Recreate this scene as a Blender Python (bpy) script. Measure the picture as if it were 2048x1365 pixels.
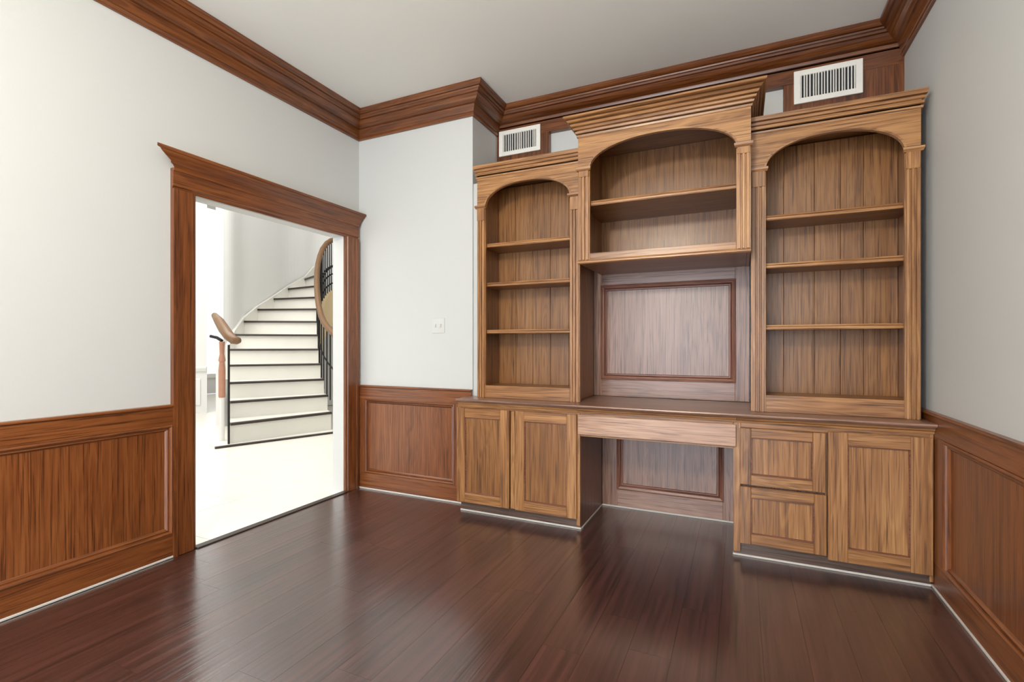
import bpy, bmesh, math, random
from mathutils import Vector as V
random.seed(7)
for o in list(bpy.data.objects): bpy.data.objects.remove(o)
S = bpy.context.scene
COL = S.collection
# ------------------------------------------------------------------ camera, world, lights, exposure
YAW = math.radians(24.885)
cd = bpy.data.cameras.new('camera'); cam = bpy.data.objects.new('camera', cd); COL.objects.link(cam)
cam.location = (0, 0, 1.22); cam.rotation_euler = (math.pi/2, 0, YAW)
cd.sensor_width = 36; cd.lens = 985.2/2048*36; cd.shift_y = 7.5/2048; cd.clip_start = .05
S.camera = cam
S.view_settings.view_transform = 'Standard'; S.view_settings.look = 'None'
S.view_settings.exposure = 0.46; S.view_settings.gamma = 1.0; S.view_settings.use_curve_mapping = False
W = bpy.data.worlds.new('sky'); S.world = W; W.use_nodes = True
W.node_tree.nodes['Background'].inputs[0].default_value = (.75, .86, 1, 1)
W.node_tree.nodes['Background'].inputs[1].default_value = 1.0
def area(name, loc, rot, sx, sy, watts, col):
    l = bpy.data.lights.new(name, 'AREA'); l.shape = 'RECTANGLE'; l.size = sx; l.size_y = sy
    l.energy = watts; l.color = col
    o = bpy.data.objects.new(name, l); COL.objects.link(o); o.location = loc; o.rotation_euler = rot
    return o
area('window_daylight', (-1.0, -2.26, 1.28), (math.pi/2, 0, 0), 2.2, 2.1, 95, (.80, .89, 1))
pl = bpy.data.lights.new('ceiling_lamp', 'POINT'); pl.energy = 134; pl.color = (1, .90, .74); pl.shadow_soft_size = .14
po = bpy.data.objects.new('ceiling_lamp', pl); COL.objects.link(po); po.location = (-.92, -.5, 2.60)
area('hall_top_fill', (-6.4, 3.0, 5.35), (0, 0, 0), 5.0, 5.0, 290, (1, .985, .96))  # unseen area light added under the closed ceiling to brighten the hall
area('hall_front_fill', (-5.2, -1.9, 1.9), (math.pi/2, 0, 0), 3.0, 3.2, 60, (1, .985, .96))  # unseen fill light added inside the hall; no window opens here

# ------------------------------------------------------------------ materials
def lin(c):
    return tuple(((v/255)/12.92 if v/255 <= .04045 else ((v/255+.055)/1.055)**2.4) for v in c) + (1,)
def base_mat(name):
    m = bpy.data.materials.new(name); m.use_nodes = True
    return m, m.node_tree.nodes, m.node_tree.links, m.node_tree.nodes['Principled BSDF']
def plain(name, col, rough=.5, metal=0, bump=0, bscale=60, var=.04):
    m, N, L, b = base_mat(name)
    b.inputs['Roughness'].default_value = rough; b.inputs['Metallic'].default_value = metal
    tc = N.new('ShaderNodeTexCoord'); n = N.new('ShaderNodeTexNoise'); n.inputs['Scale'].default_value = bscale; n.inputs['Detail'].default_value = 4
    L.new(tc.outputs['Object'], n.inputs['Vector'])
    mx = N.new('ShaderNodeMix'); mx.data_type = 'RGBA'
    c = lin(col); mx.inputs[6].default_value = tuple(x*(1-var) for x in c[:3])+(1,); mx.inputs[7].default_value = tuple(min(1, x*(1+var)) for x in c[:3])+(1,)
    L.new(n.outputs['Fac'], mx.inputs[0]); L.new(mx.outputs[2], b.inputs['Base Color'])
    if bump:
        bp = N.new('ShaderNodeBump'); bp.inputs['Strength'].default_value = bump; bp.inputs['Distance'].default_value = .004
        L.new(n.outputs['Fac'], bp.inputs['Height']); L.new(bp.outputs[0], b.inputs['Normal'])
    return m
_wood = {}
WOODS = {  # dark, mid, light, roughness
    'honey': ((80, 47, 22), (152, 104, 60), (196, 148, 96), .38),
    'board': ((86, 52, 24), (136, 90, 47), (166, 118, 68), .42),
    'amber': ((74, 36, 12), (120, 66, 29), (146, 88, 44), .36),
    'crown': ((48, 20, 7), (106, 58, 26), (146, 88, 44), .34),
    'cocoa_sheen': ((98, 68, 56), (144, 108, 90), (170, 136, 118), .34),  # pinkish tone puts the cool window sheen into the oak's colour
    'toe': ((52, 38, 32), (88, 68, 58), (116, 94, 80), .4),
    'russet': ((70, 38, 26), (122, 76, 58), (150, 102, 82), .36),
    'rose_sheen': ((132, 94, 72), (180, 140, 114), (204, 168, 142), .34),  # lighter and pinker: window sheen on the apron painted into its colour
}
def wood(kind, axis):
    if (kind, axis) in _wood: return _wood[kind, axis]
    d, mid, lt, rough = WOODS[kind]
    m, N, L, b = base_mat('oak_%s_%s' % (kind, 'xyz'[axis]))
    tc = N.new('ShaderNodeTexCoord'); oi = N.new('ShaderNodeObjectInfo')
    mul = N.new('ShaderNodeMath'); mul.operation = 'MULTIPLY'; mul.inputs[1].default_value = 37.0
    L.new(oi.outputs['Random'], mul.inputs[0])
    add = N.new('ShaderNodeVectorMath'); add.operation = 'ADD'
    L.new(tc.outputs['Object'], add.inputs[0]); L.new(mul.outputs[0], add.inputs[1])
    def noise(along, across, det, rough_, dist):
        mp = N.new('ShaderNodeMapping'); s = [across]*3; s[axis] = along; mp.inputs['Scale'].default_value = s
        L.new(add.outputs[0], mp.inputs['Vector'])
        n = N.new('ShaderNodeTexNoise'); n.inputs['Scale'].default_value = 1; n.inputs['Detail'].default_value = det
        n.inputs['Roughness'].default_value = rough_; n.inputs['Distortion'].default_value = dist
        L.new(mp.outputs[0], n.inputs['Vector']); return n
    big = noise(.8, 9, 3, .5, 1.2); fine = noise(1.1, 55, 5, .6, .4); pore = noise(3.2, 190, 2, .5, .2); tint = noise(.6, 4.5, 2, .5, 0)
    # growth rings: sine of the broad noise gives cathedral figure
    m1 = N.new('ShaderNodeMath'); m1.operation = 'MULTIPLY'; m1.inputs[1].default_value = 46; L.new(big.outputs['Fac'], m1.inputs[0])
    sn = N.new('ShaderNodeMath'); sn.operation = 'SINE'; L.new(m1.outputs[0], sn.inputs[0])
    def mad(sock, k, c):
        q = N.new('ShaderNodeMath'); q.operation = 'MULTIPLY_ADD'; L.new(sock, q.inputs[0]); q.inputs[1].default_value = k
        if isinstance(c, float): q.inputs[2].default_value = c
        else: L.new(c, q.inputs[2])
        return q.outputs[0]
    h = mad(sn.outputs[0], .05, mad(fine.outputs['Fac'], .55, mad(tint.outputs['Fac'], .36, .045)))
    cr = N.new('ShaderNodeValToRGB'); L.new(h, cr.inputs[0])
    e = cr.color_ramp.elements; e[0].position = .26; e[0].color = lin(d); e[1].position = .74; e[1].color = lin(lt)
    x = e.new(.48); x.color = lin(mid)
    pr = N.new('ShaderNodeValToRGB'); L.new(pore.outputs['Fac'], pr.inputs[0])
    pr.color_ramp.elements[0].position = .34; pr.color_ramp.elements[0].color = (.42, .36, .32, 1)
    pr.color_ramp.elements[1].position = .46; pr.color_ramp.elements[1].color = (1, 1, 1, 1)
    mm = N.new('ShaderNodeMix'); mm.data_type = 'RGBA'; mm.blend_type = 'MULTIPLY'; mm.inputs[0].default_value = 1
    L.new(cr.outputs[0], mm.inputs[6]); L.new(pr.outputs[0], mm.inputs[7]); L.new(mm.outputs[2], b.inputs['Base Color'])
    b.inputs['Roughness'].default_value = rough
    b.inputs['Coat Weight'].default_value = .35; b.inputs['Coat Roughness'].default_value = .28
    bp = N.new('ShaderNodeBump'); bp.inputs['Strength'].default_value = .22; bp.inputs['Distance'].default_value = .0015
    L.new(fine.outputs['Fac'], bp.inputs['Height']); L.new(bp.outputs[0], b.inputs['Normal'])
    _wood[kind, axis] = m
    return m
def floor_mat():
    m, N, L, b = base_mat('mahogany_hand_scraped')
    tc = N.new('ShaderNodeTexCoord'); oi = N.new('ShaderNodeObjectInfo')
    mul = N.new('ShaderNodeMath'); mul.operation = 'MULTIPLY'; mul.inputs[1].default_value = 53; L.new(oi.outputs['Random'], mul.inputs[0])
    add = N.new('ShaderNodeVectorMath'); add.operation = 'ADD'; L.new(tc.outputs['Object'], add.inputs[0]); L.new(mul.outputs[0], add.inputs[1])
    def noise(s, det, dist):
        mp = N.new('ShaderNodeMapping'); mp.inputs['Scale'].default_value = s; L.new(add.outputs[0], mp.inputs['Vector'])
        n = N.new('ShaderNodeTexNoise'); n.inputs['Scale'].default_value = 1; n.inputs['Detail'].default_value = det; n.inputs['Distortion'].default_value = dist
        L.new(mp.outputs[0], n.inputs['Vector']); return n.outputs['Fac']
    g = noise((45, 1.6, 45), 5, .6)
    cr = N.new('ShaderNodeValToRGB'); L.new(g, cr.inputs[0])
    cr.color_ramp.elements[0].position = .3; cr.color_ramp.elements[0].color = lin((42, 23, 20))
    cr.color_ramp.elements[1].position = .72; cr.color_ramp.elements[1].color = lin((82, 48, 43))
    hs = N.new('ShaderNodeHueSaturation'); L.new(cr.outputs[0], hs.inputs['Color'])
    v = N.new('ShaderNodeMath'); v.operation = 'MULTIPLY_ADD'; v.inputs[1].default_value = .26; v.inputs[2].default_value = .87
    L.new(oi.outputs['Random'], v.inputs[0]); L.new(v.outputs[0], hs.inputs['Value']); L.new(hs.outputs[0], b.inputs['Base Color'])
    sc = noise((30, .8, 1), 3, .3)
    bp = N.new('ShaderNodeBump'); bp.inputs['Strength'].default_value = .6; bp.inputs['Distance'].default_value = .006
    L.new(sc, bp.inputs['Height']); L.new(bp.outputs[0], b.inputs['Normal'])
    b.inputs['Roughness'].default_value = .30; b.inputs['Coat Weight'].default_value = 1; b.inputs['Coat Roughness'].default_value = .2; b.inputs['IOR'].default_value = 1.75
    return m
M = {
    'wall': plain('wall_paint_white', (201, 203, 202), .6, bump=.05, bscale=180, var=.01),
    'ceiling': plain('ceiling_paint', (236, 236, 230), .7, bump=.08, bscale=120, var=.015),
    'hall_wall': plain('hall_paint', (226, 226, 224), .6, var=.01, bscale=8),
    'tile': plain('pale_travertine', (232, 228, 218), .3, var=.06, bscale=4),
    'stone': plain('pale_stone_riser', (226, 224, 216), .4, var=.04, bscale=5),
    'floor': floor_mat(),
    'subfloor': plain('dark_joint', (24, 14, 10), .7),
    'black': plain('dark_iron', (26, 24, 26), .45, metal=.3),
    'nosing': plain('dark_walnut_nosing', (48, 38, 32), .4),
    'caulk': plain('pale_caulk', (206, 202, 196), .5),
    'vent_white': plain('vent_enamel', (238, 236, 230), .4),
    'vent_dark': plain('vent_shadow_gap', (40, 42, 46), .8),
    'plastic': plain('switch_plastic', (204, 205, 203), .4),
    'rail': plain('stair_rail_oak', (118, 88, 60), .4, var=.2, bscale=30),
    'post': plain('newel_rosewood', (178, 128, 106), .4, var=.15, bscale=30),
    'soffit': plain('stair_underside_tan', (222, 198, 158), .6, var=.05, bscale=6),
    'groove': plain('dark_gap', (40, 22, 12), .8),
}
# ------------------------------------------------------------------ helpers
WORLD = {}
def link(name, data, loc=(0, 0, 0), parent=None):
    o = bpy.data.objects.new(name, data); COL.objects.link(o)
    WORLD[o] = V(loc)
    if parent is not None:
        o.parent = parent; o.location = V(loc) - WORLD[parent]
    else: o.location = loc
    return o
def thing(name, label, cat, loc, group=None):
    o = link(name, None, loc); o.empty_display_size = .1; o['label'] = label; o['category'] = cat
    if group: o['group'] = group
    return o
def tag(o, label, cat, group=None):
    o['label'] = label; o['category'] = cat
    if group: o['group'] = group
    return o
def structure(o, label=None):
    o['kind'] = 'structure'
    if label: o['label'] = label
    return o
def sroot(name, loc, label=None): return structure(link(name, None, loc), label)
def obj(name, bm, mat, parent=None, axis=None, smooth=False):
    bmesh.ops.recalc_face_normals(bm, faces=bm.faces[:])
    lo = V([min(v.co[i] for v in bm.verts) for i in range(3)]); hi = V([max(v.co[i] for v in bm.verts) for i in range(3)])
    c = (lo+hi)/2; d = hi-lo
    bmesh.ops.translate(bm, verts=bm.verts[:], vec=-c)
    me = bpy.data.meshes.new(name); bm.to_mesh(me); bm.free()
    if smooth:
        for p in me.polygons: p.use_smooth = True
    if isinstance(mat, str):
        if mat in WOODS:
            if axis is None: axis = max(range(3), key=lambda i: d[i])
            mat = wood(mat, axis)
        else: mat = M[mat]
    me.materials.append(mat)
    return link(name, me, c, parent)
def add_box(bm, x0, x1, y0, y1, z0, z1, bev=0):
    vs = [bm.verts.new((x, y, z)) for x in (x0, x1) for y in (y0, y1) for z in (z0, z1)]
    fs = [bm.faces.new([vs[i] for i in q]) for q in ((0, 1, 3, 2), (4, 6, 7, 5), (0, 4, 5, 1), (2, 3, 7, 6), (0, 2, 6, 4), (1, 5, 7, 3))]
    if bev:
        bmesh.ops.recalc_face_normals(bm, faces=fs)
        bmesh.ops.bevel(bm, geom=list({e for f in fs for e in f.edges}), offset=bev, segments=1, affect='EDGES')
    return bm
def box(x0, x1, y0, y1, z0, z1, bev=.0015): return add_box(bmesh.new(), x0, x1, y0, y1, z0, z1, bev)
def add_sweep(bm, p0, p1, D, N, prof, m0=0, m1=0):
    """profile (d, h): d along D, h along N; the ends slide along the run by m*d (mitres)."""
    p0, p1, D, N = V(p0), V(p1), V(D), V(N); a = (p1-p0).normalized()
    r0 = [bm.verts.new(p0 + a*(m0*d) + D*d + N*h) for d, h in prof]
    r1 = [bm.verts.new(p1 - a*(m1*d) + D*d + N*h) for d, h in prof]
    n = len(prof)
    for i in range(n):
        j = (i+1) % n; bm.faces.new((r0[i], r0[j], r1[j], r1[i]))
    bm.faces.new(r0[::-1]); bm.faces.new(r1)
    return bm
def sweep(*a, **k): return add_sweep(bmesh.new(), *a, **k)
def tube(pts, r, seg=8, close=True):
    bm = bmesh.new(); rings = []
    pts = [V(p) for p in pts]
    for i, p in enumerate(pts):
        t = (pts[min(i+1, len(pts)-1)] - pts[max(i-1, 0)]).normalized()
        u = t.cross(V((0, 0, 1)));
        if u.length < 1e-3: u = V((1, 0, 0))
        u.normalize(); w = t.cross(u)
        rr = r[i] if isinstance(r, (list, tuple)) else r
        rings.append([bm.verts.new(p + u*rr*math.cos(2*math.pi*k/seg) + w*rr*math.sin(2*math.pi*k/seg)) for k in range(seg)])
    for a, b in zip(rings, rings[1:]):
        for k in range(seg): bm.faces.new((a[k], a[(k+1) % seg], b[(k+1) % seg], b[k]))
    bm.faces.new(rings[0][::-1]); bm.faces.new(rings[-1])
    return bm
X, Y, Z = V((1, 0, 0)), V((0, 1, 0)), V((0, 0, 1))
# ------------------------------------------------------------------ room dimensions (metres)
XL, XR, YF, YB, XB, ZC, YR = -2.972, .899, 3.285, 3.748, -1.855, 3.16, -2.2
T = .13
DY0, DY1, DZ = 1.877, 3.117, 2.118       # doorway opening in the left wall

# floor ---------------------------------------------------------------
fl = structure(obj('floor', box(XL-.005, XR+.1, YR-.1, YB+.1, -.06, -.006, 0), 'subfloor'), 'dark glossy mahogany plank floor of the study')
pw = .162; x = XL+.03
xs = []
x0 = .899-.01
while x0 > XL+.03:
    x1 = max(x0-pw, XL+.032); xs.append((x1, x0)); x0 -= pw
for xa, xb in xs:
    y = YR - random.uniform(0, 1.1)
    while y < YB-.02:
        l = random.choice((.9, 1.2, 1.2, 1.5, 1.8)) + random.uniform(-.12, .12)
        a, b = max(y, YR), min(y+l, YB)
        if b-a > .02:
            obj('plank', box(xa+.0004, xb-.0004, a+.0003, b-.0003, -.012, 0, 0), 'floor', fl)
        y += l
# ceiling -------------------------------------------------------------
structure(obj('ceiling', box(XL-.3, XR+.3, YR-.2, YB+.3, ZC, ZC+.12, 0), 'ceiling'), 'pale grey-white painted ceiling of the study')
# walls ---------------------------------------------------------------
bm = bmesh.new()
add_box(bm, XL-T, XL, YR-.2, DY0, 0, ZC); add_box(bm, XL-T, XL, DY1, YB+.3, 0, ZC); add_box(bm, XL-T, XL, DY0, DY1, DZ, ZC)
structure(obj('wall_left', bm, 'wall'), 'white painted wall with the doorway to the stair hall')
structure(obj('wall_back_left', box(XL, XB, YF, YB+.2, 0, ZC, 0), 'wall'), 'white wall return that boxes out beside the built-in bookcase')
structure(obj('gap_strip', box(XB, -1.7705, 3.30, 3.32, .83, 2.452, 0), 'wall'), 'white strip added to brighten the gap between wall corner and narrow bookcase')  # added white strip that lightens the dark gap beside the bookcase
structure(obj('wall_back', box(XB, XR, YB, YB+.2, 0, ZC, 0), 'wall'), 'back wall of the alcove behind the built-in')
structure(obj('wall_right', box(XR, XR+T, YR-.2, YB+.2, 0, ZC, 0), 'wall'), 'white painted wall to the right of the built-in')
bm = bmesh.new()   # wall behind the camera, with a tall window
WX0, WX1, WZ0, WZ1 = -2.15, .15, .2, 2.35
add_box(bm, XL, WX0, YR-.14, YR, 0, ZC); add_box(bm, WX1, XR, YR-.14, YR, 0, ZC)
add_box(bm, WX0, WX1, YR-.14, YR, 0, WZ0); add_box(bm, WX0, WX1, YR-.14, YR, WZ1, ZC)
structure(obj('wall_rear', bm, 'wall'), 'white wall behind the viewer with a tall window')
bm = bmesh.new()
for a in (WX0, (WX0+WX1)/2-.03, WX1-.06): add_box(bm, a, a+.06, YR-.06, YR-.01, WZ0, WZ1)
for a in (WZ0, WZ1-.06): add_box(bm, WX0, WX1, YR-.06, YR-.01, a, a+.06)
structure(obj('window_1', bm, 'vent_white'), 'white framed tall window behind the viewer')

# crown moulding -------------------------------------------------------
CR = [(0, 2.965), (.014, 2.965), (.018, 2.972), (.018, 2.990), (.013, 2.993), (.018, 3.000), (.030, 3.030), (.034, 3.040), (.026, 3.042), (.030, 3.050), (.044, 3.054),
      (.066, 3.062), (.084, 3.076), (.096, 3.092), (.090, 3.095), (.104, 3.098), (.110, 3.108), (.120, 3.112), (.124, 3.120), (.116, 3.123), (.132, 3.126), (.142, 3.133), (.148, 3.140), (.148, ZC), (0, ZC)]
CRB = [(0, 3.02), (.02, 3.02), (.02, 3.028), (.030, 3.030)] + CR[7:]
cr = sroot('trim_1', (XL, 1, 2.965), 'stained oak crown moulding running round the top of the walls')
YC = YB-.028
obj('crown_moulding', sweep((XL, YR, 0), (XL, YF, 0), X, Z, CR, 0, 1), 'crown', cr)
obj('crown_moulding', sweep((XL, YF, 0), (XB, YF, 0), -Y, Z, CR, 1, -1), 'crown', cr)
obj('crown_moulding', sweep((XB, YF, 0), (XB, YC, 0), X, Z, CR, -1, 1), 'crown', cr)
obj('crown_moulding', sweep((XB, YC, 0), (XR, YC, 0), -Y, Z, CRB, 1, 1), 'crown', cr)
obj('crown_moulding', sweep((XR, YC, 0), (XR, YR, 0), -X, Z, CR, 1, 0), 'crown', cr)

# frieze boards over the bookcases --------------------------------------
YZ = 3.70
fr = sroot('trim_2', (-.45, YB, 2.5), 'reddish oak frieze boards on the back wall above the bookcases')
obj('frieze_rail', box(XB, XR, YZ, YB, 2.927, 3.06), 'crown', fr)
obj('frieze_rail', box(XB, XR, YZ, YB, 2.50, 2.745), 'crown', fr)
obj('frieze_stile', box(XB, -1.39, YZ, YB, 2.745, 2.927), 'crown', fr, axis=2)
obj('frieze_stile', box(.257, XR, YZ, YB, 2.745, 2.927), 'crown', fr, axis=2)

# ------------------------------------------------------------------ wainscot
PM = [(0, 0), (0, .020), (.008, .024), (.016, .018), (.018, .009), (.026, .012), (.032, .004), (.036, 0)]   # panel moulding (inward, proud)
def frame_sweep(name, parent, mat, a, b, u, n, prof, closed=True):
    """mitred strips round the rectangle a (lower left) .. b (upper right); u = horizontal direction, n = outward"""
    a, b, u, n = V(a), V(b), V(u), V(n); w = (b-a).dot(u); h = b.z-a.z
    c = [a, a+u*w, a+u*w+Z*h, a+Z*h]
    for i, inw in enumerate((Z, -u, -Z, u)):
        obj(name, sweep(c[i], c[(i+1) % 4], inw, n, prof, 1, 1), mat, parent)
def wainscot(name, label, o, u, n, spans, panels, mat, z_cap=.878):
    """o = corner on the wall at floor level; u along the wall; n out of the wall; spans (s0, s1); panels list of (s0, s1)"""
    o, u, n = V(o), V(u), V(n)
    def bx(s0, s1, d0, d1, z0, z1, bev=.0015):
        p, q = o+u*s0+n*d0, o+u*s1+n*d1
        return box(min(p.x, q.x), max(p.x, q.x), min(p.y, q.y), max(p.y, q.y), z0, z1, bev)
    s0, s1 = spans
    r = sroot(name, tuple(o+u*(s0+s1)/2), label)
    ax = 0 if abs(u.x) > .5 else 1
    obj('top_rail', bx(s0, s1, 0, .022, .762, .862), mat, r, ax)
    obj('bottom_rail', bx(s0, s1, 0, .022, .012, .137), mat, r, ax)
    cap = [(0, .862), (.028, .862), (.034, .867), (.034, .874), (.028, z_cap), (0, z_cap)]
    obj('chair_rail', sweep(o+u*s0, o+u*s1, n, Z, cap), mat, r, ax)
    edges = [s0]+[e for p in panels for e in p]+[s1]
    for i in range(0, len(edges), 2):
        if edges[i+1]-edges[i] > .004: obj('stile', bx(edges[i], edges[i+1], 0, .022, .137, .762), mat, r, 2)
    for a, b in panels:
        obj('panel', bx(a-.004, b+.004, 0, .006, .133, .766, 0), mat, r, 2)
        frame_sweep('panel_moulding', r, mat, o+u*a+n*.006+Z*.137, o+u*b+n*.006+Z*.762, u, n, PM)
    obj('caulk_line', bx(s0, s1, 0, .026, 0, .012, .002), 'caulk', r)
    return r
wainscot('trim_3', 'amber oak wainscot on the left wall before the doorway', (XL, YR, 0), Y, X, (0, 1.745-YR), [(.12, 2.0), (2.12, 1.742-YR)], 'amber')
wainscot('trim_4', 'oak wainscot panel on the short wall between doorway and built-in', (XL, YF, 0), X, -Y, (0, XB-XL), [(.087, -2.003-XL)], 'amber')
wainscot('trim_5', 'amber oak wainscot along the right wall', (XR, 3.46, 0), -Y, -X, (0, 3.46-YR), [(.475, 2.16), (2.28, 4.16), (4.28, 5.54)], 'amber')

# ------------------------------------------------------------------ doorway casing and threshold
dr = sroot('door_1', (XL, 2.5, 0), 'wide doorway framed in stained oak casing with a moulded head')
CP = [(0, 0), (.0, .012), (.006, .016), (.012, .016), (.016, .022), (.105, .026), (.112, .032), (.135, .032), (.135, 0)]  # from the opening outwards
obj('side_casing', sweep((XL, DY0, 0), (XL, DY0, DZ), -Y, X, CP, 0, 0), 'amber', dr)
obj('side_casing', sweep((XL, DY1, 0), (XL, DY1, DZ), Y, X, CP, 0, 0), 'amber', dr)
obj('head_casing', sweep((XL, DY0-.135, DZ), (XL, DY1+.135, DZ), Z, X, [(0, 0), (0, .016), (.012, .02), (.016, .026), (.1, .028), (.104, .034), (.118, .036), (.118, 0)]), 'amber', dr)
HC = [(0, 0), (.036, 0), (.04, .012), (.046, .018), (.046, .03), (.056, .042), (.072, .062), (.076, .072), (.084, .074), (.084, .092), (0, .092)]
c = bmesh.new(); z = DZ+.118
add_sweep(c, (XL, DY0-.135+.088, z), (XL, DY1+.135-.02, z), X, Z, HC, -2.44, -.58)
obj('head_cap', c, 'amber', dr)
obj('jamb_edge', box(XL-.012, XL+.012, DY0-.004, DY0+.003, 0, DZ), 'crown', dr)
obj('jamb_edge', box(XL-.012, XL+.012, DY1-.003, DY1+.004, 0, DZ), 'crown', dr)
obj('jamb_edge', box(XL-.012, XL+.012, DY0, DY1, DZ-.004, DZ+.004), 'crown', dr)
tag(obj('threshold_strip', box(XL-.02, XL+.034, DY0, DY1, -.006, .008, .003), 'nosing'), 'dark wooden threshold strip across the doorway floor', 'threshold')

# ------------------------------------------------------------------ light switch
sw = thing('light_switch', 'white two-gang switch plate on the wall right of the doorway', 'switch', (-2.164, YF, 1.37))
obj('plate', box(-2.222, -2.106, YF-.006, YF, 1.312, 1.43, .002), 'plastic', sw)
for dx in (-.024, .024):
    tg = obj('toggle', box(-2.164+dx-.006, -2.164+dx+.006, YF-.016, YF-.006, 1.358, 1.384, .002), 'plastic', sw)

# ------------------------------------------------------------------ joinery parts
def shaker(root, name, x0, x1, z0, z1, y, sw_, rt, rb, mat, pmat, t=.020, label=None):
    """framed front: the recessed panel is the part, stiles and rails its sub-parts"""
    p = obj(name, box(x0+sw_-.008, x1-sw_+.008, y+.014, y+t+.003, z0+rb-.008, z1-rt+.008), pmat, root, axis=2)
    obj('stile', box(x0, x0+sw_, y, y+t, z0, z1, .0025), mat, p, 2)
    obj('stile', box(x1-sw_, x1, y, y+t, z0, z1, .0025), mat, p, 2)
    obj('rail', box(x0+sw_, x1-sw_, y, y+t, z1-rt, z1, .0025), mat, p, 0)
    obj('rail', box(x0+sw_, x1-sw_, y, y+t, z0, z0+rb, .0025), mat, p, 0)
    bead = [(.0006, 0), (.0006, .009), (.004, .009), (.007, .001), (.007, 0)]
    bm = bmesh.new()
    a, b = V((x0+sw_, y+.014, z0+rb)), V((x1-sw_, y+.014, z1-rt))
    cs = [a, V((b.x, a.y, a.z)), b, V((a.x, a.y, b.z))]
    for i, inw in enumerate((Z, -X, -Z, X)): add_sweep(bm, cs[i], cs[(i+1) % 4], inw, -Y, bead, 1, 1)
    obj('bead_moulding', bm, 'russet', p, 0)  # darker wood here paints in the shadow line round the panel
    return p
YD, YCARC, YT = 3.10, 3.12, 3.142
# left base cabinet
bc = thing('base_cabinet', 'two-door oak base cabinet under the narrow left bookcase', 'cabinet', (-1.42, 3.35, 0))
obj('carcass', box(XB+.002, -.973, YCARC+.02, 3.69, .078, .803), 'cocoa_sheen', bc, axis=2)
obj('side_panel', box(-1.882, XB-.001, YCARC+.02, YF-.024, .078, .803), 'honey', bc, axis=2)
obj('face_stile', box(-1.885, -1.865, YCARC, YCARC+.02, .078, .803), 'honey', bc, 2)
obj('face_stile', box(-1.455, -1.423, YCARC-.008, YCARC+.02, .078, .757), 'honey', bc, 2)
obj('face_stile', box(-.98, -.955, YCARC, YCARC+.02, .03, .803), 'honey', bc, 2)
obj('face_rail', box(-1.865, -.98, YCARC, YCARC+.02, .757, .803), 'honey', bc, 0)
obj('kneehole_side', box(-.972, -.9565, YCARC+.021, 3.685, .011, .803), 'russet', bc, axis=2)
obj('toe_kick', box(-1.872, -.957, YT, YT+.02, .01, .08), 'toe', bc, 0)
obj('caulk_line', box(-1.876, -.953, YT-.004, YT+.02, 0, .011, .002), 'caulk', bc, 0)
obj('caulk_line', box(-.957, -.950, YT+.02, 3.685, 0, .011, .002), 'caulk', bc)
shaker(bc, 'door', -1.886, -1.462, .076, .762, YD, .068, .068, .068, 'honey', 'board')
shaker(bc, 'door', -1.416, -.974, .076, .762, YD, .068, .068, .068, 'honey', 'board')
# right base cabinet
rc = thing('base_cabinet', 'oak base cabinet with two drawers and a door beside the right wall', 'cabinet', (.42, 3.35, 0))
obj('kneehole_side', box(-.0365, -.021, YCARC+.021, 3.685, .011, .803), 'russet', rc, axis=2)
obj('carcass', box(-.020, .876, YCARC+.02, 3.69, .078, .803), 'cocoa_sheen', rc, axis=2)
obj('face_stile', box(-.037, .0, YCARC, YCARC+.02, .03, .803), 'honey', rc, 2)
obj('face_stile', box(.414, .423, YCARC+.006, YCARC+.02, .078, .745), 'honey', rc, 2)
obj('face_stile', box(.86, .876, YCARC, YCARC+.02, .03, .803), 'honey', rc, 2)
obj('face_rail', box(0, .86, YCARC, YCARC+.02, .745, .803), 'honey', rc, 0)
obj('toe_kick', box(-.035, .872, YT, YT+.02, .01, .08), 'toe', rc, 0)
obj('caulk_line', box(-.04, .872, YT-.004, YT+.02, 0, .011, .002), 'caulk', rc, 0)
shaker(rc, 'drawer', -.004, .413, .424, .745, YD, .058, .052, .058, 'honey', 'honey')
shaker(rc, 'drawer', -.004, .419, .086, .412, YD, .058, .060, .058, 'honey', 'honey')
shaker(rc, 'door', .424, .870, .068, .755, YD, .09, .068, .072, 'honey', 'honey')
# apron drawer over the kneehole
ad = thing('desk_apron', 'wide shallow oak drawer front over the kneehole', 'drawer', (-.49, 3.3, .62))
obj('drawer_front', box(-.966, -.022, YD, YCARC-.001, .634, .762, .004), 'rose_sheen', ad, 0)
obj('desk_rail', box(-.954, -.038, YCARC, YCARC+.02, .745, .803), 'honey', ad, 0)
obj('drawer_box', box(-.94, -.05, YCARC+.021, 3.6, .65, .76), 'cocoa_sheen', ad)
obj('drawer_rail', box(-.954, -.038, YCARC, YCARC+.02, .62, .64), 'honey', ad, 0)
# panels at the back of the kneehole and over the desk
def back_panel(name, label, x0, x1, z0, z1, y, ins, mat):
    r = thing(name, label, 'panel', ((x0+x1)/2, y, z0))
    a, b, c, d = ins
    obj('panel', box(a-.006, b+.006, y+.014, y+.03, c-.006, d+.006), mat, r, axis=2)
    obj('stile', box(x0, a, y, y+.03, z0, z1), mat, r, 2); obj('stile', box(b, x1, y, y+.03, z0, z1), mat, r, 2)
    obj('rail', box(a, b, y, y+.03, z0, c), mat, r, 0); obj('rail', box(a, b, y, y+.03, d, z1), mat, r, 0)
    mp = [(-.006, 0), (-.006, .020), (.004, .022), (.012, .018), (.018, .016), (.03, .006), (.036, .006), (.04, 0)]
    frame_sweep('panel_moulding', r, 'russet', (a, y+.014, c), (b, y+.014, d), X, -Y, mp)
    return r
kp = back_panel('framed_panel', 'framed oak panel at the back of the desk kneehole', -.954, -.036, .01, .80, 3.69, (-.838, -.11, .14, .70), 'cocoa_sheen')
obj('caulk_line', box(-.954, -.036, 3.684, 3.70, 0, .011, .002), 'caulk', kp)
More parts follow.
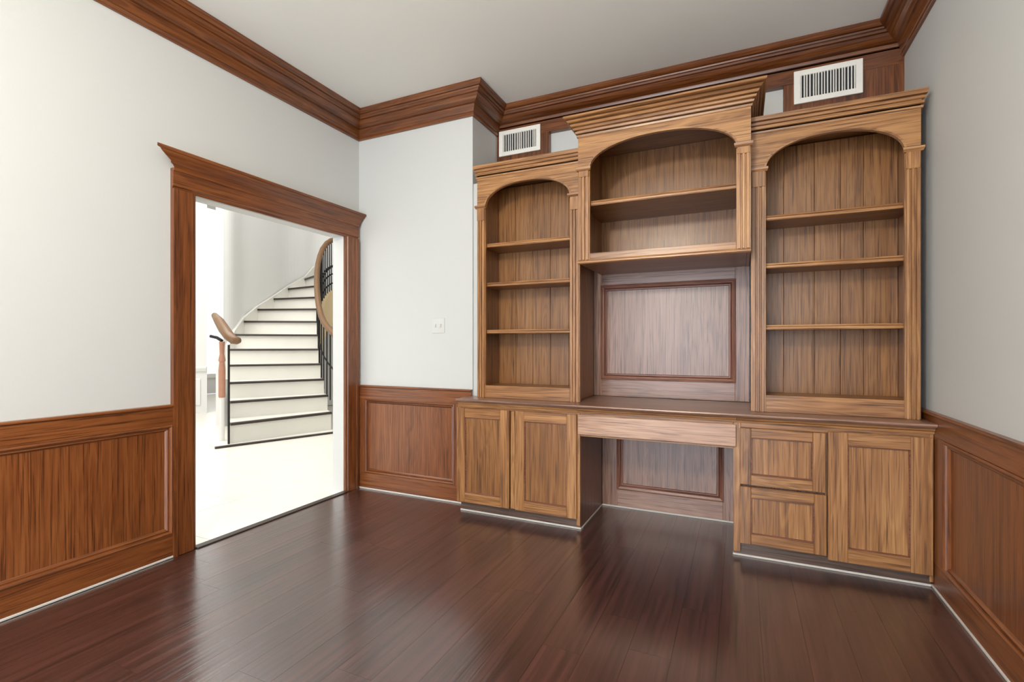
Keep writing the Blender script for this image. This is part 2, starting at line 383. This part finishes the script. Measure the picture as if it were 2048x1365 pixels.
back_panel('framed_panel', 'large framed oak panel on the wall above the desk', -1.022, .056, .832, 1.80, 3.70, (-.962, -.034, .962, 1.668), 'cocoa_sheen')
# countertop
ct = thing('countertop', 'long oak desktop running over both base cabinets and the kneehole', 'countertop', (-.49, 3.35, .805))
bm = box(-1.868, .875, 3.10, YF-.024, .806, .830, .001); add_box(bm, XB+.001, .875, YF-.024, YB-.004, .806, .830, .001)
obj('top', bm, 'cocoa_sheen', ct, 0)
obj('front_edge', sweep((-1.872, 3.10, 0), (.876, 3.10, 0), -Y, Z, [(0, .803), (.010, .803), (.014, .808), (.022, .809), (.034, .813), (.038, .820), (.036, .827), (.03, .830), (0, .830)]), 'cocoa_sheen', ct, 0)
for root_, ua, ub in ((bc, -1.872, -.968), (ad, -.967, -.023), (rc, -.022, .876)):
    obj('under_moulding', sweep((ua, YCARC, 0), (ub, YCARC, 0), -Y, Z, [(0, .772), (.012, .774), (.014, .786), (.022, .792), (.024, .798), (.026, .802), (0, .802)]), 'honey', root_, 0)

# ------------------------------------------------------------------ bookcases
def arch_board(x0, x1, xa, xb, zs, za, zt, y0, y1, n=28, p=2.15):
    bm = bmesh.new(); pts = [(x0, zs), (xa-.0001, zs)]
    xc, hw = (xa+xb)/2, (xb-xa)/2
    for i in range(n+1):
        t = math.pi*(1 - i/n); c, s = math.cos(t), math.sin(t)
        pts.append((xc+hw*math.copysign(abs(c)**(2/p), c), zs+(za-zs)*abs(s)**(2/p)))
    pts += [(xb+.0001, zs), (x1, zs)]
    q = [[bm.verts.new((x, y, z)) for x, z in pts] for y in (y0, y1)]
    t = [[bm.verts.new((x, y, zt)) for x, z in pts] for y in (y0, y1)]
    for i in range(len(pts)-1):
        bm.faces.new((q[0][i], q[0][i+1], t[0][i+1], t[0][i])); bm.faces.new((q[1][i], t[1][i], t[1][i+1], q[1][i+1]))
        bm.faces.new((q[0][i], q[1][i], q[1][i+1], q[0][i+1])); bm.faces.new((t[0][i], t[0][i+1], t[1][i+1], t[1][i]))
    for i in (0, -1): bm.faces.new((q[0][i], t[0][i], t[1][i], q[1][i]))
    return bm
def arch_bead(xa, xb, zs, za, y, n=28, p=2.15, w=.010, pr=.004):
    bm = bmesh.new(); xc, hw = (xa+xb)/2, (xb-xa)/2; rows = []
    for i in range(n+1):
        t = math.pi*(1-i/n); c, s = math.cos(t), math.sin(t)
        for_k = []
        for e, d in ((0, 0), (0, pr), (w, pr), (w, 0)):
            for_k.append(bm.verts.new((xc+(hw+e)*math.copysign(abs(c)**(2/p), c), y-d, zs+(za+e-zs)*abs(s)**(2/p))))
        rows.append(for_k)
    for a, b in zip(rows, rows[1:]):
        for k in range(4): bm.faces.new((a[k], a[(k+1) % 4], b[(k+1) % 4], b[k]))
    bm.faces.new(rows[0][::-1]); bm.faces.new(rows[-1])
    return bm
def pilaster(root, x0, x1, y, zb, zt, neck, mat):
    """fluted face on a stile, with a necking block and a capital as sub-parts"""
    w = x1-x0; a, b = .10*w, .9*w; f = (b-a)
    prof = [(a, 0), (a, .010), (a+.22*f, .010), (a+.27*f, .002), (a+.36*f, .002), (a+.41*f, .012), (a+.59*f, .012), (a+.64*f, .002), (a+.73*f, .002), (a+.78*f, .010), (b, .010), (b, 0)]
    p = obj('pilaster', sweep((x0, y, zb), (x0, y, zt-neck), X, -Y, prof), mat, root, 2)
    obj('necking', box(x0+.06*w, x1-.06*w, y-.013, y, zt-neck, zt-.004, .002), mat, p, 2)
    cap = [(0, -.012), (.014, -.012), (.018, -.006), (.024, -.002), (.026, .010), (0, .010)]
    bm = bmesh.new()
    add_sweep(bm, (x0-.002, y, zt), (x1+.002, y, zt), -Y, Z, cap, -.35, -.35)
    obj('capital', bm, mat, p, 0)
    return p
def cornice(root, x0, x1, y, yb, prof, mat, left, right):
    c = obj('cornice', sweep((x0, y, 0), (x1, y, 0), -Y, Z, prof, -1 if left else 0, -1 if right else 0), mat, root, 0)
    if left: obj('cornice_return', sweep((x0, yb, 0), (x0, y, 0), -X, Z, prof, 0, -1), mat, c, 1)
    if right: obj('cornice_return', sweep((x1, y, 0), (x1, yb, 0), X, Z, prof, -1, 0), mat, c, 1)
YS = 3.212
SC = [(0, 2.450), (.007, 2.450), (.009, 2.461), (.000, 2.463), (.000, 2.471), (.012, 2.473), (.012, 2.487), (.002, 2.489), (.002, 2.495), (.014, 2.497), (.019, 2.508), (.007, 2.510), (.007, 2.516), (.024, 2.518), (.026, 2.542), (0, 2.542)]
def bookcase(label, x0, x1, xa, xb, cx0, cx1, zs, za, shelves, seams, rt, left, right, zr):
    r = thing('bookcase', label, 'bookcase', ((x0+x1)/2, 3.4, .83))
    zb = .831
    obj('side_panel', box(cx0, cx0+.02, YS+.022, 3.695, zb, 2.47), 'board', r, 2)
    obj('side_panel', box(cx1-.02, cx1, YS+.022, 3.695, zb, 2.47), 'board', r, 2)
    ed = [cx0+.02]+seams+[cx1-.02]
    for a, b in zip(ed, ed[1:]): obj('back_board', box(a+.0006, b-.0006, 3.52, 3.534, zb, 2.46, .0018), 'board', r, 2)
    obj('top_panel', box(cx0, cx1, YS+.022, 3.695, 2.47, 2.50), 'board', r)
    obj('bottom_panel', box(cx0+.02, cx1-.02, YS+.022, 3.52, zb, zr-.006), 'board', r, 0)
    for z in shelves:
        sh = obj('shelf', box(cx0+.02, cx1-.02, YS+.045, 3.52, z-.012, z+.012, .001), 'board', r, 0)
        obj('edge_band', sweep((cx0+.02, YS+.045, z), (cx1-.02, YS+.045, z), -Y, Z, [(0, -.015), (.012, -.015), (.015, -.010), (.015, -.001), (.011, .002), (.015, .006), (.013, .013), (0, .013)]), 'honey', sh, 0)
    obj('stile', box(x0, xa, YS, YS+.022, zb, zs), 'honey', r, 2)
    obj('stile', box(xb, x1, YS, YS+.022, zb, zs), 'honey', r, 2)
    obj('bottom_rail', box(xa, xb, YS, YS+.022, zb, zr), 'honey', r, 0)
    ab = obj('arch_board', arch_board(x0, x1, xa, xb, zs, za, 2.47, YS, YS+.022), 'honey', r, 0)
    obj('arch_bead', arch_bead(xa, xb, zs, za, YS), 'honey', ab, 0)
    pilaster(r, x0, xa, YS, zb, zs, .10, 'honey'); pilaster(r, xb, x1, YS, zb, zs, .10, 'honey')
    cornice(r, x0, x1, YS, rt, SC, 'honey', left, right)
    return r
bookcase('narrow arched oak bookcase nearest the doorway, with three shelves', -1.775, -.984, -1.706, -1.056, -1.77, -1.022, 2.236, 2.390, (1.957, 1.667, 1.317),
         [-1.60, -1.455, -1.31, -1.165], YF, True, False, .922)
bookcase('wide arched oak bookcase beside the right wall, with three shelves', .055, .85, .134, .781, .074, .846, 2.238, 2.396, (1.962, 1.682, 1.322),
         [.245, .41, .545, .66], 3.66, False, True, .927)
# centre cabinet
YM = 3.10
cc = thing('wall_cabinet', 'arched open oak cabinet hung above the desk between the two bookcases', 'cabinet', (-.455, 3.4, 1.75))
x0, x1, xa, xb, zs, za = -.962, .054, -.884, -.022, 2.358, 2.520
obj('side_panel', box(x0+.001, x0+.02, YM+.022, 3.695, 1.75, 2.64), 'board', cc, 2)
obj('side_panel', box(x1-.02, x1-.001, YM+.022, 3.695, 1.75, 2.64), 'board', cc, 2)
obj('back_board', box(x0+.02, x1-.02, 3.62, 3.634, 1.76, 2.62), 'board', cc, 2)
obj('top_panel', box(x0+.02, x1-.02, YM+.022, 3.695, 2.62, 2.645), 'board', cc, 0)
obj('bottom_panel', box(x0+.02, x1-.02, YM+.022, 3.695, 1.752, 1.800), 'board', cc, 0)
sh = obj('shelf', box(x0+.02, x1-.02, YM+.045, 3.62, 2.130, 2.156, .001), 'board', cc, 0)
obj('edge_band', sweep((x0+.02, YM+.045, 2.143), (x1-.02, YM+.045, 2.143), -Y, Z, [(0, -.016), (.012, -.016), (.015, -.010), (.015, -.001), (.011, .002), (.015, .006), (.013, .014), (0, .014)]), 'honey', sh, 0)
obj('stile', box(x0, xa, YM, YM+.022, 1.77, zs), 'honey', cc, 2)
obj('stile', box(xb, x1, YM, YM+.022, 1.77, zs), 'honey', cc, 2)
obj('bottom_rail', box(xa, xb, YM, YM+.022, 1.77, 1.812), 'honey', cc, 0)
obj('base_moulding', sweep((x0, YM+.022, 0), (x1, YM+.022, 0), -Y, Z, [(0, 1.746), (.026, 1.746), (.034, 1.752), (.034, 1.760), (.026, 1.764), (.024, 1.77), (0, 1.77)]), 'honey', cc, 0)
ab = obj('arch_board', arch_board(x0, x1, xa, xb, zs, za, 2.60, YM, YM+.022), 'honey', cc, 0)
obj('arch_bead', arch_bead(xa, xb, zs, za, YM), 'honey', ab, 0)
pilaster(cc, x0, xa, YM, 1.77, zs, .05, 'honey'); pilaster(cc, xb, x1, YM, 1.77, zs, .05, 'honey')
CC = [(0, 2.572), (.007, 2.572), (.009, 2.584), (.000, 2.586), (.000, 2.592), (.014, 2.594), (.018, 2.604), (.006, 2.606), (.006, 2.612), (.024, 2.614), (.030, 2.625), (.016, 2.627), (.016, 2.632), (.036, 2.634), (.044, 2.646), (.030, 2.648), (.030, 2.653), (.052, 2.655), (.062, 2.667), (.048, 2.669), (.048, 2.673), (.070, 2.675), (.078, 2.680), (.078, 2.692), (0, 2.692)]
cornice(cc, x0, x1, YM, 3.66, CC, 'honey', True, True)

# ------------------------------------------------------------------ air vents
def vent(label, x0, x1, z0, z1, bx, bz, n):
    y = YZ
    r = thing('air_vent', label, 'vent', ((x0+x1)/2, y, z0), 'air vents above the bookcases')
    bm = bmesh.new()
    for a in ((x0, x0+bx, z0, z1), (x1-bx, x1, z0, z1), (x0+bx, x1-bx, z0, z0+bz), (x0+bx, x1-bx, z1-bz, z1)):
        add_box(bm, a[0], a[1], y-.014, y-.0005, a[2], a[3], .001)
    obj('frame', bm, 'vent_white', r)
    obj('dark_backing', box(x0+bx, x1-bx, y-.003, y-.0005, z0+bz, z1-bz, 0), 'vent_dark', r)  # dark sheet stands in for the shade between the louvers
    w = (x1-x0-2*bx)
    for i in range(n):
        c = x0+bx+w*(i+.5)/n
        bm = box(-.0028, .0028, -.0045, .0045, z0+bz, z1-bz, 0)
        bmesh.ops.rotate(bm, verts=bm.verts[:], cent=(0, 0, 0), matrix=__import__('mathutils').Matrix.Rotation(math.radians(random.choice((-28, -12, 10))), 3, 'Z'))
        bmesh.ops.translate(bm, verts=bm.verts[:], vec=(c+random.uniform(-.003, .003), y-.009, 0))
        obj('louver', bm, 'vent_white', r)
vent('white louvered air vent above the narrow left bookcase', -1.83, -1.461, 2.790, 2.998, .036, .034, 15)
vent('white louvered air vent above the wide right bookcase', .316, .689, 2.787, 3.0, .036, .034, 19)

# ------------------------------------------------------------------ stair hall beyond the doorway
HX0, HX1, HY0, HY1, HZ = -12.0, XL-T, -3.0, 11.0, 5.5
hf = structure(obj('floor_hall', box(HX0, XL-.001, HY0, HY1, -.06, -.012, 0), 'tile'), 'pale stone tile floor of the stair hall')
ts = .6
for i in range(10):
    for j in range(12):
        xa_, ya_ = XL-.022-ts*(i+1), -.4+ts*j
        obj('tile', box(xa_+.002, xa_+ts-.002, ya_+.002, ya_+ts-.002, -.012, 0, .001), 'tile', hf)
structure(obj('wall_hall_far', box(HX0-.1, HX0, HY0, HY1, 0, HZ, 0), 'hall_wall'), 'bright white far wall of the stair hall')
structure(obj('wall_hall_back', box(HX0, HX1, HY1, HY1+.1, 0, HZ, 0), 'hall_wall'), 'white back wall of the stair hall')
structure(obj('wall_hall_front', box(HX0, HX1, HY0-.1, HY0, 0, HZ, 0), 'hall_wall'), 'white front wall of the stair hall')
bm = bmesh.new()
add_box(bm, HX1, HX1+.1, YB+.3, HY1, 0, HZ); add_box(bm, HX1, HX1+.1, HY0, YR-.2, 0, HZ); add_box(bm, HX1, HX1+.1, YR-.2, YB+.3, ZC+.12, HZ)
structure(obj('wall_hall_right', bm, 'hall_wall'), 'white hall wall on the side of the study')
structure(obj('ceiling_hall', box(HX0, HX1, HY0, HY1, HZ, HZ+.1, 0), 'hall_wall'), 'white ceiling of the stair hall')
def P(x, y): return V((x, y, 0))
# plan of the stair: outer and inner end of each nosing (metres)
Lp = [V((x, y, 0)) for x, y in [(-5.554, 3.927), (-5.629, 3.992), (-5.989, 4.244), (-6.292, 4.445), (-6.619, 4.668), (-6.843, 4.818), (-6.996, 5.023), (-7.304, 5.409), (-7.48, 5.801), (-7.62, 6.243), (-7.7, 6.625), (-7.65, 6.979), (-7.658, 7.196)]]
Rp = [V((x, y, 0)) for x, y in [(-5.077, 5.196), (-5.279, 5.268), (-5.476, 5.397), (-5.661, 5.51), (-5.816, 5.592), (-5.953, 5.683), (-6.108, 5.82), (-6.256, 5.972), (-6.443, 6.161), (-6.629, 6.35), (-6.776, 6.502), (-6.884, 6.618), (-6.946, 6.809)]]
ZS = [0, .266] + [.266+.2235*i for i in range(1, 12)]
st = thing('staircase', 'curved pale stone staircase with dark nosings seen through the doorway', 'staircase', tuple((Lp[0]+Rp[0])/2))
for i in range(1, 12):
    bm = bmesh.new(); zb = 0 if i < 4 else ZS[i-3]
    a, b, c, d = Lp[i], Rp[i], Rp[i+1], Lp[i+1]
    lo = [bm.verts.new(p+Z*zb) for p in (a, b, c, d)]; hi = [bm.verts.new(p+Z*ZS[i]) for p in (a, b, c, d)]
    bm.faces.new(lo[::-1]); bm.faces.new(hi)
    for k in range(4): bm.faces.new((lo[k], lo[(k+1) % 4], hi[(k+1) % 4], hi[k]))
    s_ = obj('step', bm, 'stone', st)
    al = (b-a).normalized(); nrm = V((al.y, -al.x, 0))
    bm = sweep(a-al*.0+Z*ZS[i], b+Z*ZS[i], nrm, Z, [(-.03, -.028), (.03, -.028), (.03, -.006), (.024, .002), (-.03, .002)])
    obj('nosing', bm, 'nosing', s_)
# white skirt board where the treads meet the curved wall
bm = bmesh.new(); rows = []
for i in range(5, 13):
    p = Lp[i]; d = (Lp[min(i+1, 12)]-Lp[i-1]).normalized(); nn = V((-d.y, d.x, 0))
    zz = (ZS[i] if i < 12 else ZS[11]+.2235) + .05
    rows.append([bm.verts.new(q) for q in (p-nn*.012+Z*(zz-.5), p-nn*.012+Z*zz, p+nn*.03+Z*zz, p+nn*.03+Z*(zz-.5))])
for a, b in zip(rows, rows[1:]):
    for k in range(4): bm.faces.new((a[k], a[(k+1) % 4], b[(k+1) % 4], b[k]))
bm.faces.new(rows[0][::-1]); bm.faces.new(rows[-1])
obj('skirt_board', bm, 'stone', st)
al = (Rp[0]-Lp[0]).normalized(); nrm = V((al.y, -al.x, 0))
obj('bottom_step', sweep(Lp[0]-al*.16+nrm*.02, Rp[0]+al*.05+nrm*.02, -nrm, Z, [(0, 0), (.26, 0), (.26, .018), (0, .018)]), 'stone', st)
obj('base_strip', sweep(Lp[0]-al*.16+nrm*.021, Rp[0]+al*.05+nrm*.021, nrm, Z, [(0, 0), (.03, 0), (.03, .022), (0, .026)]), 'nosing', st)
# curved outer wall of the stair
def curved_wall(name, pts, z0, z1, t, mat, label):
    bm = bmesh.new(); rows = []
    if len(pts) > 2:
        q = []
        for i in range(len(pts)-1):
            a, b, c, d = pts[max(i-1, 0)], pts[i], pts[i+1], pts[min(i+2, len(pts)-1)]
            for k in range(5):
                u = k/5; q.append(.5*((2*b)+(c-a)*u+(2*a-5*b+4*c-d)*u*u+(3*b-a-3*c+d)*u**3))
        pts = q+[pts[-1]]
    n = len(pts)
    for i, p in enumerate(pts):
        d = (pts[min(i+1, n-1)]-pts[max(i-1, 0)]).normalized(); nn = V((-d.y, d.x, 0))
        back = nn*t if n > 2 else p.normalized()*t
        rows.append([bm.verts.new(q) for q in (p+Z*z0, p+Z*z1, p+back+Z*z1, p+back+Z*z0)])
    for a, b in zip(rows, rows[1:]):
        for k in range(4): bm.faces.new((a[k], a[(k+1) % 4], b[(k+1) % 4], b[k]))
    bm.faces.new(rows[0][::-1]); bm.faces.new(rows[-1])
    return structure(obj(name, bm, mat, smooth=False), label)
cw = [P(-6.998, 4.856), P(-7.047, 5.043), P(-7.348, 5.432), P(-7.524, 5.825), P(-7.671, 6.274), P(-7.758, 6.675), P(-7.722, 7.044), P(-7.635, 7.327), P(-7.263, 7.765)]
curved_wall('wall_stair', cw, 0, HZ, .15, 'hall_wall', 'grey-white curved wall along the staircase')
# near pier with a low wainscot at the left of the hall
p0, p1 = P(-9.035, 5.289), P(-8.646, 5.69)
pr_ = curved_wall('wall_hall_left', [p0, p1], 0, HZ, .2, 'hall_wall', 'white hall wall with a low painted dado, left of the staircase')
al = (p1-p0).normalized(); nrm = V((al.y, -al.x, 0))
obj('dado_rail', sweep(p0, p1, nrm, Z, [(0, .74), (.03, .75), (.05, .80), (.05, .82), (0, .83)]), 'hall_wall', pr_)
obj('dado_panel', sweep(p0, p1-al*.1, nrm, Z, [(0, .14), (.02, .15), (.02, .6), (0, .62)]), 'hall_wall', pr_)

# framed glowing panel added to whiten a strip of the far hall wall
m_, N_, L_, b_ = base_mat('white_glow'); b_.inputs['Emission Color'].default_value = (1, 1, 1, 1); b_.inputs['Emission Strength'].default_value = 1.0; M['pane'] = m_
wy = 8.116
wf = structure(obj('hall_glow_panel', box(HX0, HX0+.03, wy-.75, wy+.75, .5, 4.6, 0), 'pane'), 'tall glowing panel added to brighten the far wall of the stair hall')
for a in (wy-.8, wy+.7): obj('glow_frame', box(HX0, HX0+.06, a, a+.1, .45, 4.65), 'vent_white', wf)
for a in (.4, 4.6): obj('glow_frame', box(HX0, HX0+.06, wy-.8, wy+.8, a, a+.1), 'vent_white', wf)

# right balustrade: rail climbs the inner edge and turns back overhead
RP = [(-5.158, 5.269, 1.32), (-5.328, 5.355, 1.39), (-5.501, 5.44, 1.46), (-5.691, 5.539, 1.56), (-5.856, 5.639, 1.67), (-6.019, 5.751, 1.83), (-6.17, 5.869, 2.01), (-6.303, 5.983, 2.17), (-6.414, 6.086, 2.32), (-6.518, 6.192, 2.47), (-6.614, 6.302, 2.62), (-6.686, 6.412, 2.77), (-6.743, 6.529, 2.92), (-6.785, 6.663, 3.05), (-6.802, 6.788, 3.13), (-6.794, 6.902, 3.17), (-6.688, 7.15, 3.19)]
rail = [V(p) for p in RP]
rb = thing('stair_railing', 'curving oak handrail on black iron balusters up the inner edge of the staircase', 'railing', tuple(P(-5.292, 5.262)))
obj('handrail', tube(rail, .045, 10), 'rail', rb, smooth=True)
def at(t):
    i = min(int(t), len(rail)-2); return rail[i].lerp(rail[i+1], t-i)
k = .1
while k < len(rail)-1:
    p = at(k); zb = p.z-.92 if k > 7 else max(p.z-1.02, .2)
    obj('baluster', box(p.x-.007, p.x+.007, p.y-.007, p.y+.007, zb, p.z-.03, 0), 'black', rb)
    if 9 < k: obj('collar', box(p.x-.017, p.x+.017, p.y-.017, p.y+.017, p.z-.50, p.z-.46, .004), 'black', rb)
    k += .75 if k < 9.5 else .42
up = [at(9.5+.5*i)-Z*.62 for i in range(14)]
obj('middle_bar', tube(up, .013, 6), 'black', rb)
obj('middle_bar', tube([p-Z*.17 for p in up], .013, 6), 'black', rb)
lowr = [at(.2+.6*i)-Z*.52 for i in range(9)]
obj('middle_bar', tube(lowr, .012, 6), 'black', rb)
su = [at(10+.5*i)-Z*.9 for i in range(13)]
bm = bmesh.new(); rows = []
for i, p in enumerate(su):
    q = V((p.x, p.y, p.z)); d = .62
    n_ = V((.0, .08, 0))
    rows.append([bm.verts.new(w) for w in (q, q-Z*d, q-Z*d+n_, q+n_)])
for a, b in zip(rows, rows[1:]):
    for j in range(4): bm.faces.new((a[j], a[(j+1) % 4], b[(j+1) % 4], b[j]))
bm.faces.new(rows[0][::-1]); bm.faces.new(rows[-1])
obj('stringer', bm, 'soffit', st)
# left balustrade: short rail with a scroll over the newel
ln = thing('stair_railing', 'short scrolled oak handrail on a newel post at the foot of the staircase', 'railing', tuple(P(-5.685, 3.977)))
lr = [P(-5.628, 4.114)+Z*1.275, P(-5.628, 4.08)+Z*1.272, P(-5.649, 4.049)+Z*1.28, P(-5.746, 4.059)+Z*1.33, P(-5.992, 4.165)+Z*1.42, P(-6.242, 4.27)+Z*1.53, P(-6.49, 4.375)+Z*1.62]
obj('handrail', tube(lr, [.036, .05, .055, .062, .065, .06, .04], 10), 'rail', ln, smooth=True)
b0 = P(-5.617, 3.965); obj('iron_post', box(b0.x-.010, b0.x+.010, b0.y-.010, b0.y+.010, 0, 1.22, .002), 'black', ln)
n0 = P(-5.968, 4.121)
nw = obj('newel', tube([n0+Z*z for z in (.55, .57, .9, 1.0, 1.02, 1.1, 1.2, 1.26)], [.036, .04, .04, .03, .042, .026, .03, .034], 12), 'post', ln, smooth=False)
obj('newel_base', tube([n0+Z*z for z in (0, .5, .56)], [.03, .03, .034], 8), 'hall_wall', ln)
obj('bracket', tube([P(-6.149, 4.092)+Z*1.33, P(-6.054, 4.114)+Z*1.31, P(-5.968, 4.121)+Z*1.27], .02, 8), 'black', ln)
